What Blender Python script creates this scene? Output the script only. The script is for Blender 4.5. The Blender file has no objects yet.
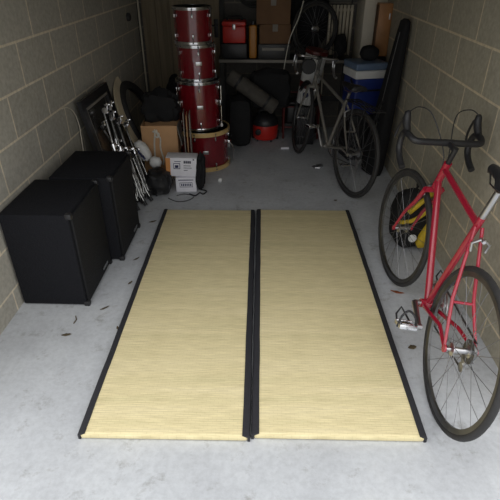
import bpy, bmesh, math, random
from mathutils import Vector, Matrix, noise
random.seed(7)
S = bpy.context.scene
C = S.collection
PI = math.pi
V = Vector

# ------------------------------------------------------------------ materials
def nodes(name):
    m = bpy.data.materials.new(name); m.use_nodes = True
    nt = m.node_tree
    return m, nt, nt.nodes, nt.links, nt.nodes['Principled BSDF']

def mat(name, col, rough=.6, metal=0., var=.12, scale=14., bump=0., coat=0., trans=0., spec=.5):
    m, nt, N, L, b = nodes(name)
    b.inputs['Roughness'].default_value = rough
    b.inputs['Metallic'].default_value = metal
    b.inputs['Specular IOR Level'].default_value = spec
    b.inputs['Coat Weight'].default_value = coat
    b.inputs['Transmission Weight'].default_value = trans
    tc = N.new('ShaderNodeTexCoord'); no = N.new('ShaderNodeTexNoise')
    no.inputs['Scale'].default_value = scale; no.inputs['Detail'].default_value = 5
    L.new(tc.outputs['Object'], no.inputs['Vector'])
    mr = N.new('ShaderNodeMapRange')
    mr.inputs['From Min'].default_value = .3; mr.inputs['From Max'].default_value = .7
    mr.inputs['To Min'].default_value = 1 - var; mr.inputs['To Max'].default_value = 1 + var
    L.new(no.outputs['Fac'], mr.inputs['Value'])
    vm = N.new('ShaderNodeVectorMath'); vm.operation = 'SCALE'
    vm.inputs[0].default_value = col; L.new(mr.outputs[0], vm.inputs['Scale'])
    L.new(vm.outputs[0], b.inputs['Base Color'])
    if bump:
        bp = N.new('ShaderNodeBump'); bp.inputs['Strength'].default_value = bump; bp.inputs['Distance'].default_value = .01
        L.new(no.outputs['Fac'], bp.inputs['Height']); L.new(bp.outputs[0], b.inputs['Normal'])
    return m

def ramp(N, stops):
    r = N.new('ShaderNodeValToRGB'); e = r.color_ramp.elements
    while len(e) < len(stops): e.new(.5)
    for k, (p, c) in enumerate(stops): e[k].position = p; e[k].color = (*c, 1)
    return r

def mat_floor():
    m, nt, N, L, b = nodes('concrete_floor')
    tc = N.new('ShaderNodeTexCoord')
    n1 = N.new('ShaderNodeTexNoise'); n1.inputs['Scale'].default_value = 3.2; n1.inputs['Detail'].default_value = 9; n1.inputs['Roughness'].default_value = .62
    n2 = N.new('ShaderNodeTexNoise'); n2.inputs['Scale'].default_value = 38; n2.inputs['Detail'].default_value = 6; n2.inputs['Roughness'].default_value = .7
    n3 = N.new('ShaderNodeTexNoise'); n3.inputs['Scale'].default_value = 9; n3.inputs['Detail'].default_value = 8; n3.inputs['Roughness'].default_value = .75
    for n in (n1, n2, n3): L.new(tc.outputs['Object'], n.inputs['Vector'])
    r1 = ramp(N, [(.3, (.46, .475, .50)), (.55, (.54, .56, .585)), (.75, (.595, .61, .625))])
    L.new(n1.outputs['Fac'], r1.inputs['Fac'])
    r2 = ramp(N, [(.35, (.86, .86, .86)), (.6, (1.03, 1.03, 1.03))])
    L.new(n2.outputs['Fac'], r2.inputs['Fac'])
    r3 = ramp(N, [(.32, (.60, .58, .55)), (.44, (1, 1, 1))])
    L.new(n3.outputs['Fac'], r3.inputs['Fac'])
    a = N.new('ShaderNodeMixRGB'); a.blend_type = 'MULTIPLY'; a.inputs['Fac'].default_value = .8
    L.new(r1.outputs[0], a.inputs[1]); L.new(r2.outputs[0], a.inputs[2])
    c = N.new('ShaderNodeMixRGB'); c.blend_type = 'MULTIPLY'; c.inputs['Fac'].default_value = .8
    L.new(a.outputs[0], c.inputs[1]); L.new(r3.outputs[0], c.inputs[2])
    L.new(c.outputs[0], b.inputs['Base Color']); b.inputs['Roughness'].default_value = .8
    bp = N.new('ShaderNodeBump'); bp.inputs['Strength'].default_value = .25; bp.inputs['Distance'].default_value = .004
    L.new(n2.outputs['Fac'], bp.inputs['Height']); L.new(bp.outputs[0], b.inputs['Normal'])
    return m

def mat_block(name, swap, zoff, yoff, base):
    """concrete blockwork: 450 x 225 mm courses, run along y on side walls and along x on the back wall"""
    m, nt, N, L, b = nodes(name)
    tc = N.new('ShaderNodeTexCoord'); sp = N.new('ShaderNodeSeparateXYZ'); cb = N.new('ShaderNodeCombineXYZ')
    L.new(tc.outputs['Object'], sp.inputs[0])
    ay = N.new('ShaderNodeMath'); ay.operation = 'ADD'; ay.inputs[1].default_value = yoff
    az = N.new('ShaderNodeMath'); az.operation = 'ADD'; az.inputs[1].default_value = zoff
    L.new(sp.outputs['Y' if swap else 'X'], ay.inputs[0]); L.new(sp.outputs['Z'], az.inputs[0])
    L.new(ay.outputs[0], cb.inputs[0]); L.new(az.outputs[0], cb.inputs[1])
    br = N.new('ShaderNodeTexBrick')
    br.inputs['Scale'].default_value = 1; br.inputs['Brick Width'].default_value = .45; br.inputs['Row Height'].default_value = .225
    br.inputs['Mortar Size'].default_value = .0075; br.inputs['Mortar Smooth'].default_value = .4
    br.offset = .5
    br.inputs['Color1'].default_value = (*base, 1)
    br.inputs['Color2'].default_value = (*[k * .88 for k in base], 1)
    br.inputs['Mortar'].default_value = (base[0] * 1.6, base[1] * 1.5, base[2] * 1.36, 1)
    L.new(cb.outputs[0], br.inputs['Vector'])
    n1 = N.new('ShaderNodeTexNoise'); n1.inputs['Scale'].default_value = 45; n1.inputs['Detail'].default_value = 6
    L.new(tc.outputs['Object'], n1.inputs['Vector'])
    r = ramp(N, [(.3, (.84, .84, .84)), (.7, (1.1, 1.1, 1.1))]); L.new(n1.outputs['Fac'], r.inputs['Fac'])
    a = N.new('ShaderNodeMixRGB'); a.blend_type = 'MULTIPLY'; a.inputs['Fac'].default_value = 1
    L.new(br.outputs['Color'], a.inputs[1]); L.new(r.outputs[0], a.inputs[2]); L.new(a.outputs[0], b.inputs['Base Color'])
    b.inputs['Roughness'].default_value = .9
    ad = N.new('ShaderNodeMath'); ad.operation = 'MULTIPLY_ADD'; ad.inputs[1].default_value = .5
    L.new(br.outputs['Fac'], ad.inputs[0]); L.new(n1.outputs['Fac'], ad.inputs[2])
    bp = N.new('ShaderNodeBump'); bp.inputs['Strength'].default_value = .4; bp.inputs['Distance'].default_value = .005
    L.new(ad.outputs[0], bp.inputs['Height']); L.new(bp.outputs[0], b.inputs['Normal'])
    return m

def mat_straw():
    m, nt, N, L, b = nodes('woven_rush')
    tc = N.new('ShaderNodeTexCoord')
    def stretched(sx, sy, sz, scale, det=3):
        mp = N.new('ShaderNodeMapping'); mp.inputs['Scale'].default_value = (sx, sy, sz)
        L.new(tc.outputs['Object'], mp.inputs['Vector'])
        n = N.new('ShaderNodeTexNoise'); n.inputs['Scale'].default_value = scale; n.inputs['Detail'].default_value = det
        L.new(mp.outputs[0], n.inputs['Vector']); return n
    bands = stretched(.6, 9, 1, 2.0, 4)
    fine = stretched(3, 60, 1, 4.0, 3)
    r1 = ramp(N, [(.25, (.73, .645, .385)), (.5, (.80, .70, .43)), (.75, (.86, .76, .50))])
    L.new(bands.outputs['Fac'], r1.inputs['Fac'])
    r2 = ramp(N, [(.3, (.84, .82, .76)), (.65, (1.05, 1.05, 1.03))]); L.new(fine.outputs['Fac'], r2.inputs['Fac'])
    a = N.new('ShaderNodeMixRGB'); a.blend_type = 'MULTIPLY'; a.inputs['Fac'].default_value = 1
    L.new(r1.outputs[0], a.inputs[1]); L.new(r2.outputs[0], a.inputs[2])
    # dotted weave : warp strings cross the rush strands
    br = N.new('ShaderNodeTexBrick'); br.inputs['Scale'].default_value = 1
    br.inputs['Brick Width'].default_value = .034; br.inputs['Row Height'].default_value = .011
    br.inputs['Mortar Size'].default_value = .0013; br.inputs['Mortar Smooth'].default_value = .8
    br.inputs['Color1'].default_value = (1, 1, 1, 1); br.inputs['Color2'].default_value = (.94, .935, .9, 1); br.inputs['Mortar'].default_value = (.74, .70, .58, 1)
    L.new(tc.outputs['Object'], br.inputs['Vector'])
    c = N.new('ShaderNodeMixRGB'); c.blend_type = 'MULTIPLY'; c.inputs['Fac'].default_value = .45
    L.new(a.outputs[0], c.inputs[1]); L.new(br.outputs['Color'], c.inputs[2])
    L.new(c.outputs[0], b.inputs['Base Color'])
    b.inputs['Roughness'].default_value = .55
    bp = N.new('ShaderNodeBump'); bp.inputs['Strength'].default_value = .35; bp.inputs['Distance'].default_value = .002; bp.invert = True
    L.new(br.outputs['Fac'], bp.inputs['Height']); L.new(bp.outputs[0], b.inputs['Normal'])
    return m

def mat_planks(name, base, width=.14):
    m, nt, N, L, b = nodes(name)
    tc = N.new('ShaderNodeTexCoord'); sp = N.new('ShaderNodeSeparateXYZ'); L.new(tc.outputs['Object'], sp.inputs[0])
    cb = N.new('ShaderNodeCombineXYZ'); L.new(sp.outputs['Z'], cb.inputs[0]); L.new(sp.outputs['X'], cb.inputs[1])
    br = N.new('ShaderNodeTexBrick'); br.inputs['Scale'].default_value = 1; br.offset = 0
    br.inputs['Brick Width'].default_value = 9; br.inputs['Row Height'].default_value = width
    br.inputs['Mortar Size'].default_value = .003; br.inputs['Mortar Smooth'].default_value = .3
    br.inputs['Color1'].default_value = (*base, 1); br.inputs['Color2'].default_value = (*[k * .75 for k in base], 1)
    br.inputs['Mortar'].default_value = (*[k * .4 for k in base], 1)
    L.new(cb.outputs[0], br.inputs['Vector'])
    mp = N.new('ShaderNodeMapping'); mp.inputs['Scale'].default_value = (14, 14, .8); L.new(tc.outputs['Object'], mp.inputs['Vector'])
    n = N.new('ShaderNodeTexNoise'); n.inputs['Scale'].default_value = 3; n.inputs['Detail'].default_value = 6; L.new(mp.outputs[0], n.inputs['Vector'])
    r = ramp(N, [(.3, (.7, .68, .64)), (.7, (1.1, 1.1, 1.1))]); L.new(n.outputs['Fac'], r.inputs['Fac'])
    a = N.new('ShaderNodeMixRGB'); a.blend_type = 'MULTIPLY'; a.inputs['Fac'].default_value = 1
    L.new(br.outputs['Color'], a.inputs[1]); L.new(r.outputs[0], a.inputs[2]); L.new(a.outputs[0], b.inputs['Base Color'])
    b.inputs['Roughness'].default_value = .7
    return m

M = dict(
    straw=mat_straw(), floor=mat_floor(),
    block_left=mat_block('blockwork_side', True, .10, .03, (.46, .435, .37)),
    block_right=mat_block('blockwork_other_side', True, .10, .17, (.43, .395, .305)),
    block_back=mat_block('blockwork_end_dimmed', False, .10, .1, (.12, .112, .10)),  # end wall blocks coloured darker to stand for the dim back
    planks=mat_planks('bare_planks', (.30, .245, .165)),
    ceiling=mat('plasterboard', (.30, .29, .27), .9),
    drive=mat('driveway_tarmac', (.30, .30, .30), .9, scale=40),
    edge=mat('black_binding', (.022, .022, .027), .75, scale=60),
    grille=mat('black_grille', (.013, .013, .014), .8, scale=90, bump=.4, spec=.25),
    carpet=mat('charcoal_speaker_carpet', (.011, .0115, .0145), .9, scale=120, bump=.5, spec=.2),
    black=mat('black_plastic', (.018, .018, .02), .45),
    blackcloth=mat('black_cloth', (.016, .016, .017), .85, scale=9, bump=.3, spec=.25),
    binbag=mat('black_polythene', (.012, .012, .013), .55, scale=9, bump=.4),
    rubber=mat('tyre_rubber', (.028, .027, .027), .7, scale=60),
    darkgrey=mat('dark_grey', (.035, .035, .034), .7),
    chrome=mat('chrome', (.70, .70, .72), .16, 1., .03),
    darkchrome=mat('mottled_dark_chrome', (.26, .26, .25), .28, 1., .5, 30),  # darker chrome with strongly varied tone
    steel=mat('brushed_alloy', (.55, .55, .56), .3, 1., .06),
    dullsteel=mat('dull_dark_steel', (.17, .17, .17), .45, 1., .2),
    spoke=mat('spoke_wire', (.25, .25, .26), .4, 1., .1),
    reddrum=mat('red_lacquer', (.17, .005, .011), .2, 0, .15, 30, coat=1.),
    redframe=mat('red_bike_paint', (.38, .012, .036), .25, 0, .05, coat=.8),
    silverframe=mat('silver_bike_paint', (.27, .255, .225), .35, .4, .08, coat=.5),
    redtube=mat('dark_red_tube', (.11, .014, .013), .4, 0, .1),
    redplastic=mat('red_plastic', (.55, .025, .018), .4, 0, .05),
    orange=mat('amber_plastic', (.42, .17, .02), .45, 0, .05),
    hoopwood=mat('maple_hoop', (.62, .43, .18), .4, 0, .15, 9, coat=.4),
    head=mat('drum_skin_dark', (.035, .035, .037), .5),
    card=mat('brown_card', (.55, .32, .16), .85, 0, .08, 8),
    carddark=mat('dimmed_brown_card', (.17, .092, .046), .85, 0, .12, 8),  # brown card with the dimness of the far end put into its colour
    cardedge=mat('grey_card', (.25, .23, .20), .85, 0, .1, 8),
    cream=mat('cream_board', (.74, .64, .45), .7, 0, .12, 6),
    white=mat('white_plastic', (.72, .72, .70), .4, 0, .05),
    whitecard=mat('white_card', (.80, .79, .84), .8, 0, .05),
    paintwhite=mat('magnolia_paint', (.66, .61, .50), .7, 0, .05),
    radiator=mat('old_cream_enamel', (.58, .52, .40), .5, 0, .1),
    rope=mat('white_cord', (.66, .63, .55), .9, 0, .1, 60),
    navy=mat('navy_print', (.02, .025, .09), .6, 0, .05),
    print=mat('dark_print', (.06, .06, .09), .7, 0, .05),
    orangeprint=mat('orange_print', (.60, .26, .08), .7, 0, .06),
    blue=mat('blue_plastic', (.016, .034, .19), .4, 0, .06),
    slate=mat('blue_grey_plastic', (.13, .19, .29), .5, 0, .06),
    wood=mat('varnished_wood', (.42, .20, .075), .5, 0, .18, 7),
    woodpale=mat('pale_worktop_edge', (.24, .22, .19), .6, 0, .12, 7),
    yellow=mat('yellow_fabric', (.55, .38, .02), .7, 0, .15, 30),
    leafo=mat('dry_leaf_orange', (.30, .085, .03), .7, 0, .3, 60),
    leafb=mat('dry_leaf_brown', (.10, .075, .04), .8, 0, .3, 60),
    roll=mat('grey_foam', (.075, .068, .058), .85, 0, .2, 20, bump=.4),
    mirror=mat('dark_glass', (.05, .048, .045), .12, 0, .1),
)

# ------------------------------------------------------------------ mesh builder
class MB:
    def __init__(s): s.v = []; s.f = []
    def add(s, vs, fs, T=None):
        o = len(s.v)
        s.v += [(T @ V(v)) if T else V(v) for v in vs]
        s.f += [tuple(i + o for i in f) for f in fs]
        return s
    def bm(s, b, T=None):
        b.verts.ensure_lookup_table(); b.verts.index_update()
        s.add([v.co.copy() for v in b.verts], [[v.index for v in f.verts] for f in b.faces], T); b.free(); return s
    def box(s, c, d, R=None, bev=0., seg=2):
        b = bmesh.new(); bmesh.ops.create_cube(b, size=1)
        for v in b.verts: v.co = V((v.co.x * d[0], v.co.y * d[1], v.co.z * d[2]))
        if bev: bmesh.ops.bevel(b, geom=list(b.edges), offset=bev, segments=seg, profile=.5, affect='EDGES')
        T = Matrix.Translation(V(c)) @ (R.to_4x4() if R else Matrix.Identity(4))
        return s.bm(b, T)
    def hexa(s, p):
        """8 corner points: bottom ring then top ring"""
        return s.add(p, [(3, 2, 1, 0), (4, 5, 6, 7), (0, 1, 5, 4), (1, 2, 6, 5), (2, 3, 7, 6), (3, 0, 4, 7)])
    def tube(s, pts, r, n=10, closed=False, cap=True):
        pts = [V(p) for p in pts]; k = len(pts)
        rs = r if isinstance(r, (list, tuple)) else [r] * k
        up = None; vs = []
        for i, p in enumerate(pts):
            if closed: t = pts[(i + 1) % k] - pts[i - 1]
            else: t = pts[min(i + 1, k - 1)] - pts[max(i - 1, 0)]
            t.normalize()
            if up is None:
                up = V((0, 0, 1)) if abs(t.z) < .9 else V((1, 0, 0))
            a = (up - t * up.dot(t)); a.normalize(); bb = t.cross(a); up = a
            for j in range(n):
                an = 2 * PI * j / n
                vs.append(p + (a * math.cos(an) + bb * math.sin(an)) * rs[i])
        fs = []
        for i in range(k if closed else k - 1):
            q = (i + 1) % k
            for j in range(n): fs.append((i * n + j, i * n + (j + 1) % n, q * n + (j + 1) % n, q * n + j))
        if cap and not closed:
            fs.append(tuple(range(n - 1, -1, -1))); fs.append(tuple((k - 1) * n + j for j in range(n)))
        return s.add(vs, fs)
    def curve(s, ctrl, r, n=8, steps=8, closed=False):
        return s.tube(smooth(ctrl, steps, closed), r, n, closed)
    def cyl(s, a, b, r, r2=None, n=24): return s.tube([a, b], [r, r if r2 is None else r2], n)
    def lathe(s, prof, c=(0, 0, 0), axis=(0, 0, 1), n=36, closed=False):
        """prof: list of (radius, height)"""
        q = V((0, 0, 1)).rotation_difference(V(axis)).to_matrix().to_4x4()
        T = Matrix.Translation(V(c)) @ q
        k = len(prof); vs = []; fs = []
        for r, z in prof:
            for j in range(n): vs.append((r * math.cos(2 * PI * j / n), r * math.sin(2 * PI * j / n), z))
        for i in range(k if closed else k - 1):
            w = (i + 1) % k
            for j in range(n): fs.append((i * n + j, i * n + (j + 1) % n, w * n + (j + 1) % n, w * n + j))
        if not closed:
            if prof[0][0] > 1e-5: fs.append(tuple(range(n - 1, -1, -1)))
            if prof[-1][0] > 1e-5: fs.append(tuple((k - 1) * n + j for j in range(n)))
        return s.add(vs, fs, T)
    def torus(s, c, axis, R, r, rz=None, n=40, m=10):
        rz = r if rz is None else rz
        return s.lathe([(R + r * math.cos(2 * PI * j / m), rz * math.sin(2 * PI * j / m)) for j in range(m)], c, axis, n, True)
    def blob(s, c, d, seed=0, amp=.1, freq=2.5, e=.7, flat=True, R=None, sub=3):
        """soft sagging bag: rounded box with folds and a flat underside; c = centre, d = full size"""
        b = bmesh.new(); bmesh.ops.create_cube(b, size=2)
        bmesh.ops.subdivide_edges(b, edges=list(b.edges), cuts=2 ** sub - 1, use_grid_fill=True)
        for v in b.verts:
            p = v.co.normalized(); q = v.co.copy()
            p = p.lerp(q / max(1e-6, max(abs(q.x), abs(q.y), abs(q.z))), 1 - e)
            nz = noise.fractal(p * freq + V((seed * 7.3, seed, 3.1)), 1., 2.1, 4)
            cr = abs(noise.noise(p * freq * 2.2 + V((seed, 5.7, seed * 2))))
            p = p * (1 + amp * nz - amp * .6 * (1 - cr) ** 4)
            p = V((p.x * d[0] / 2, p.y * d[1] / 2, p.z * d[2] / 2))
            if flat and p.z < -d[2] * .47: p.z = -d[2] * .47
            v.co = p
        T = Matrix.Translation(V(c)) @ (R.to_4x4() if R else Matrix.Identity(4))
        return s.bm(b, T)
    def xf(s, T): s.v = [T @ v for v in s.v]; return s

def smooth(ctrl, steps=8, closed=False):
    P = [V(p) for p in ctrl]; n = len(P); out = []
    def g(i): return P[i % n] if closed else P[max(0, min(n - 1, i))]
    for i in range(n if closed else n - 1):
        p0, p1, p2, p3 = g(i - 1), g(i), g(i + 1), g(i + 2)
        for k in range(steps):
            t = k / steps
            out.append(.5 * (2 * p1 + (p2 - p0) * t + (2 * p0 - 5 * p1 + 4 * p2 - p3) * t * t + (3 * p1 - p0 - 3 * p2 + p3) * t ** 3))
    if not closed: out.append(P[-1])
    return out

def obj(name, mb, m, parent=None, origin=None, ang=35):
    """link one mesh object; a child's geometry is given in its thing's own frame"""
    me = bpy.data.meshes.new(name)
    o0 = V(origin) if origin else V((0, 0, 0))
    me.from_pydata([v - o0 for v in mb.v], [], mb.f); me.validate()
    b = bmesh.new(); b.from_mesh(me); bmesh.ops.recalc_face_normals(b, faces=b.faces); b.to_mesh(me); b.free()
    me.materials.append(M[m])
    me.shade_smooth(); me.set_sharp_from_angle(angle=math.radians(ang))
    o = bpy.data.objects.new(name, me); C.objects.link(o)
    if parent: o.parent = parent
    elif origin: o.location = o0
    return o

def tag(o, label, cat, group=None, kind=None):
    o['label'] = label; o['category'] = cat
    if group: o['group'] = group
    if kind: o['kind'] = kind
    return o

def thing(name, label, cat, loc=(0, 0, 0), rot=(0, 0, 0), group=None):
    o = bpy.data.objects.new(name, None); C.objects.link(o); o.empty_display_size = .1
    o.location = loc; o.rotation_euler = rot
    return tag(o, label, cat, group)

def structure(name, mb, m):
    o = obj(name, mb, m); o['kind'] = 'structure'; return o

def dup(root, loc, rot, label):
    r = root.copy(); C.objects.link(r); r.location = loc; r.rotation_euler = rot; r['label'] = label
    for ch in list(root.children):
        c = ch.copy(); C.objects.link(c); c.parent = r
        for g in list(ch.children):
            d = g.copy(); C.objects.link(d); d.parent = c
    return r

def align(a, b):
    """matrix that stands local z along a->b with the origin at a"""
    a, b = V(a), V(b)
    q = V((0, 0, 1)).rotation_difference((b - a).normalized())
    return Matrix.Translation(a) @ q.to_matrix().to_4x4()

# ------------------------------------------------------------------ the setting
XL, XR, YB, YO, HC = -1.32, 1.10, 5.35, 1.40, 2.30
structure('floor', MB().box((0, 2.2, -.06), (9., 7.4, .12)), 'floor')
structure('ground', MB().box((0, -7.5, -.061), (26., 12, .12)), 'drive')
structure('wall_left', MB().box((XL - .11, (YO + YB) / 2, 1.2), (.22, YB - YO + .2, 2.4)), 'block_left')
structure('wall_right', MB().box((XR + .11, (YO + YB) / 2, 1.2), (.22, YB - YO + .2, 2.4)), 'block_right')
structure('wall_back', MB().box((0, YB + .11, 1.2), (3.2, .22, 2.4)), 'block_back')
structure('ceiling', MB().box((0, (YO + YB) / 2, HC + .1), (2.9, YB - YO + .3, .2)), 'ceiling')
structure('unseen_lintel', MB().box((-.11, YO + .08, 2.08), (2.44, .16, .46)), 'ceiling')  # out of view, hung low so less sky light reaches the back
structure('pillar', MB().box((1.0, 5.14, 1.15), (.21, .42, 2.3), bev=.004), 'paintwhite')
structure('trim_1', MB().cyl((-1.29, 5.30, 0), (-1.29, 5.30, 2.3), .009, n=10), 'radiator')
# plank door leaf in the end wall, beside the left corner
d = structure('door_1', MB().box((-.87, 5.325, 1.0), (.78, .045, 2.0), bev=.004), 'planks')
obj('door_stop', MB().box((-.455, 5.32, 1.0), (.05, .055, 2.0), bev=.004), 'darkgrey', d)
h = MB(); h.box((-.515, 5.297, 1.02), (.04, .012, .17), bev=.004); h.tube([(-.515, 5.29, 1.05), (-.515, 5.25, 1.05), (-.60, 5.25, 1.05)], .008)
obj('door_handle', h, 'black', d)
# small round pipe blank on the left wall
obj_ = obj('pipe_cap', MB().lathe([(.0, .03), (.028, .03), (.034, .022), (.036, 0)], (XL, 4.95, 1.155), (1, 0, 0), 24), 'darkgrey')
tag(obj_, 'small round cap on the left block wall near the corner pipe', 'pipe cap')

# ------------------------------------------------------------------ the two floor mats
def make_mat(loc, rz, w, l, label):
    t = thing('tatami_mat', label, 'floor mat', loc, (0, 0, rz), 'pair of straw floor mats')
    th = .034
    b = MB().box((0, 0, th / 2 + .001), (w - .012, l, th), bev=.012, seg=4)
    obj('straw_body', b, 'straw', t)
    for s in (-1, 1):
        e = MB()
        x1 = s * w / 2; x0 = s * (w / 2 - .029); x2 = s * (w / 2 + .002)
        prof = [(x0, th + .001), (x0, th + .0035), (x1 - s * .010, th + .0035), (x1 - s * .002, th), (x2, th - .008), (x2, .002), (x1 - s * .008, 0), (x1 - s * .008, th - .012)]
        n = len(prof); vs = []; st = 24
        for i in range(st + 1):
            y = -l / 2 + .001 + (l - .002) * i / st
            jx = .0022 * noise.noise(V((s * 3 + w, i * .8, rz * 50)))
            for x, z in prof: vs.append((x + jx, y, z))
        fs = [(i * n + j, i * n + (j + 1) % n, (i + 1) * n + (j + 1) % n, (i + 1) * n + j) for i in range(st) for j in range(n)]
        fs += [tuple(range(n)), tuple(st * n + j for j in range(n - 1, -1, -1))]
        e.add(vs, fs)
        obj('cloth_border', e, 'edge', t)
    return t
make_mat((-.391, 2.185, 0), math.radians(.75), .676, 1.965, 'straw tatami mat with black borders lying beside the black speakers')
make_mat((.300, 2.205, 0), math.radians(.55), .684, 1.965, 'straw tatami mat with black borders lying beside the red bicycle')

# ------------------------------------------------------------------ speakers
def make_speaker(loc, w, dpt, hgt, label):
    """front faces +x"""
    t = thing('loudspeaker', label, 'speaker', loc, (0, 0, 0), 'black speaker cabinets by the left wall')
    obj('cabinet', MB().box((-dpt / 2 - .006, 0, hgt / 2 + .004), (dpt - .012, w, hgt - .008), bev=.008), 'carpet', t)
    g = obj('front_grille', MB().box((-.004, 0, hgt / 2 + .004), (.014, w - .03, hgt - .035), bev=.005), 'grille', t)
    lg = MB(); 
    for k in range(7): lg.box((.0045, .06 + k * .0125, .058), (.003, .0085, .013 + .003 * (k % 2)))
    obj('logo_plate', lg, 'steel', g)
    for sy in (-1, 1):
        for sz in (0, 1):
            c = MB().box((-.012, sy * (w / 2 - .012), .014 + sz * (hgt - .024)), (.034, .030, .032), bev=.008)
            obj('corner_protector', c, 'black', t)
    return t
make_speaker((-.945, 2.262, 0), .445, .36, .555, 'black loudspeaker cabinet nearest the camera, beside the mat')
make_speaker((-.875, 2.727, 0), .450, .36, .558, 'black loudspeaker cabinet standing behind the nearer one, next to chrome stands')

# ------------------------------------------------------------------ drums
def make_drum(x, y, z, r, hgt, nl, label, hoop='chrome', hoop_h=.022, legs=False, spurs=False, a0=0., badge=True):
    t = thing('drum', label, 'drum', (x, y, z), (0, 0, a0), 'stacked red drums')
    o = hoop_h
    sh = MB().lathe([(r - .006, .006), (r, .006), (r, hgt - .006), (r - .006, hgt - .006)], n=56)
    shell = obj('shell', sh, 'reddrum', t)
    if badge: obj('badge', MB().box((r * math.cos(-PI / 2), r * math.sin(-PI / 2) - .001, hgt * .5), (.05, .004, .03), bev=.002), 'steel', shell)
    for zz in (0, hgt - o):
        hp = MB()
        if hoop == 'chrome':
            hp.lathe([(r + .001, zz), (r + .012, zz), (r + .012, zz + .004), (r + .006, zz + .006), (r + .006, zz + o - .005), (r + .012, zz + o - .003), (r + .011, zz + o), (r + .001, zz + o)], n=56, closed=True)
        else:
            hp.lathe([(r + .003, zz), (r + .017, zz), (r + .017, zz + o), (r + .003, zz + o)], n=56, closed=True)
        obj('hoop', hp, hoop, t)
        zc = zz + (o - .006 if zz else .003)
        obj('drum_head', MB().lathe([(0, zc), (r - .004, zc), (r, zc + .003), (r, zc + .0)], n=48), 'head', t)
    for k in range(nl):
        an = 2 * PI * (k + .5) / nl
        c, s = math.cos(an), math.sin(an); Rz = Matrix.Rotation(an, 3, 'Z'); q = r + .0155
        for top in (0, 1):
            zl = hgt - .062 if top else .062
            lug = obj('lug', MB().box((c * (r + .009), s * (r + .009), zl), (.017, .015, .030), Rz, bev=.005), 'chrome', t)
            rd = MB(); e = hgt - .008 if top else .008
            rd.cyl((c * q, s * q, zl), (c * q, s * q, e), .0028, n=8); rd.box((c * q, s * q, e - .006 if top else e + .006), (.011, .012, .012), Rz, bev=.003)
            obj('tension_rod', rd, 'dullsteel', lug)
    if legs:
        for k in range(3):
            an = -.35 + 2 * PI * k / 3 - a0
            c, s = math.cos(an), math.sin(an); q = r + .033
            lg = MB().cyl((c * q, s * q, .035), (c * q, s * q, .36), .0045, n=10)
            lp = obj('leg', lg, 'chrome', t)
            obj('leg_bracket', MB().box((c * (r + .014), s * (r + .014), .22), (.05, .034, .05), Matrix.Rotation(an, 3, 'Z'), bev=.006), 'chrome', lp)
            obj('rubber_foot', MB().lathe([(0, 0), (.009, .002), (.0125, .012), (.010, .024), (.005, .034)], (c * q, s * q, .012), n=16), 'white', lp)
    if spurs:
        for k, an in enumerate((-.42, -2.72)):
            c, s = math.cos(an), math.sin(an); q = r + .03
            sp = MB(); sp.tube([(c * q, s * q, .22), (c * (q + .035), s * (q + .035), .16), (c * (q + .03), s * (q + .03), .05)], .006)
            a = obj('spur', sp, 'chrome', t)
            obj('spur_bracket', MB().box((c * (r + .016), s * (r + .016), .21), (.035, .05, .07), Matrix.Rotation(an, 3, 'Z'), bev=.008), 'chrome', a)
    return t
DX, DY = -.565, 4.265
make_drum(DX + .005, DY - .06, .001, .224, .350, 8, 'red bass drum with wooden hoops at the bottom of the stack', 'hoopwood', .036, spurs=True, a0=.2, badge=True)
make_drum(DX - .016, DY - .06, .353, .180, .405, 6, 'red floor tom with thin legs standing on the bass drum', legs=True, a0=.18)
make_drum(DX - .018, DY - .06, .760, .154, .278, 6, 'red middle tom resting between the floor tom and top tom', a0=.25)
make_drum(DX - .032, DY - .06, 1.040, .150, .268, 6, 'small red tom at the very top of the drum stack', a0=.12, badge=False)

# ------------------------------------------------------------------ bicycles
def wheel(t, c, R, tr, X=None, rim='steel', hubw=.05):
    """spoked wheel in the local x-z plane"""
    c = V(c); X = X or Matrix.Identity(4)
    rm = MB().lathe([(R - tr * 2 - .016, -.006), (R - tr * 2 - .016, .006), (R - tr * 1.5, .0095), (R - tr * 1.15, .0095), (R - tr * 1.15, -.0095), (R - tr * 1.5, -.0095)], c, (0, 1, 0), 56, True).xf(X)
    w = obj('wheel', rm, rim, t)
    obj('tyre', MB().torus(c, (0, 1, 0), R - tr, tr, n=60, m=12).xf(X), 'rubber', w)
    sp = MB()
    for k in range(28):
        an = 2 * PI * k / 28; sd = 1 if k % 2 else -1; ao = an + (.9 if (k // 2) % 2 else -.9)
        p0 = c + V((math.cos(ao) * .022, sd * hubw * .5, math.sin(ao) * .022)); r1 = R - tr * 2 - .012
        sp.tube([p0, c + V((math.cos(an) * r1, 0, math.sin(an) * r1))], .00115, 5)
    obj('spokes', sp.xf(X), 'spoke', w)
    hb = MB()
    hb.lathe([(.006, -hubw * .5 - .022), (.008, -hubw * .5 - .02), (.009, -hubw * .5 - .004), (.026, -hubw * .5), (.026, -hubw * .5 + .003), (.013, -hubw * .5 + .008), (.011, 0), (.013, hubw * .5 - .008), (.026, hubw * .5 - .003), (.026, hubw * .5), (.009, hubw * .5 + .004), (.006, hubw * .5 + .022)], c, (0, 1, 0), 20)
    obj('hub', hb.xf(X), 'steel', w)
    return w

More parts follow.
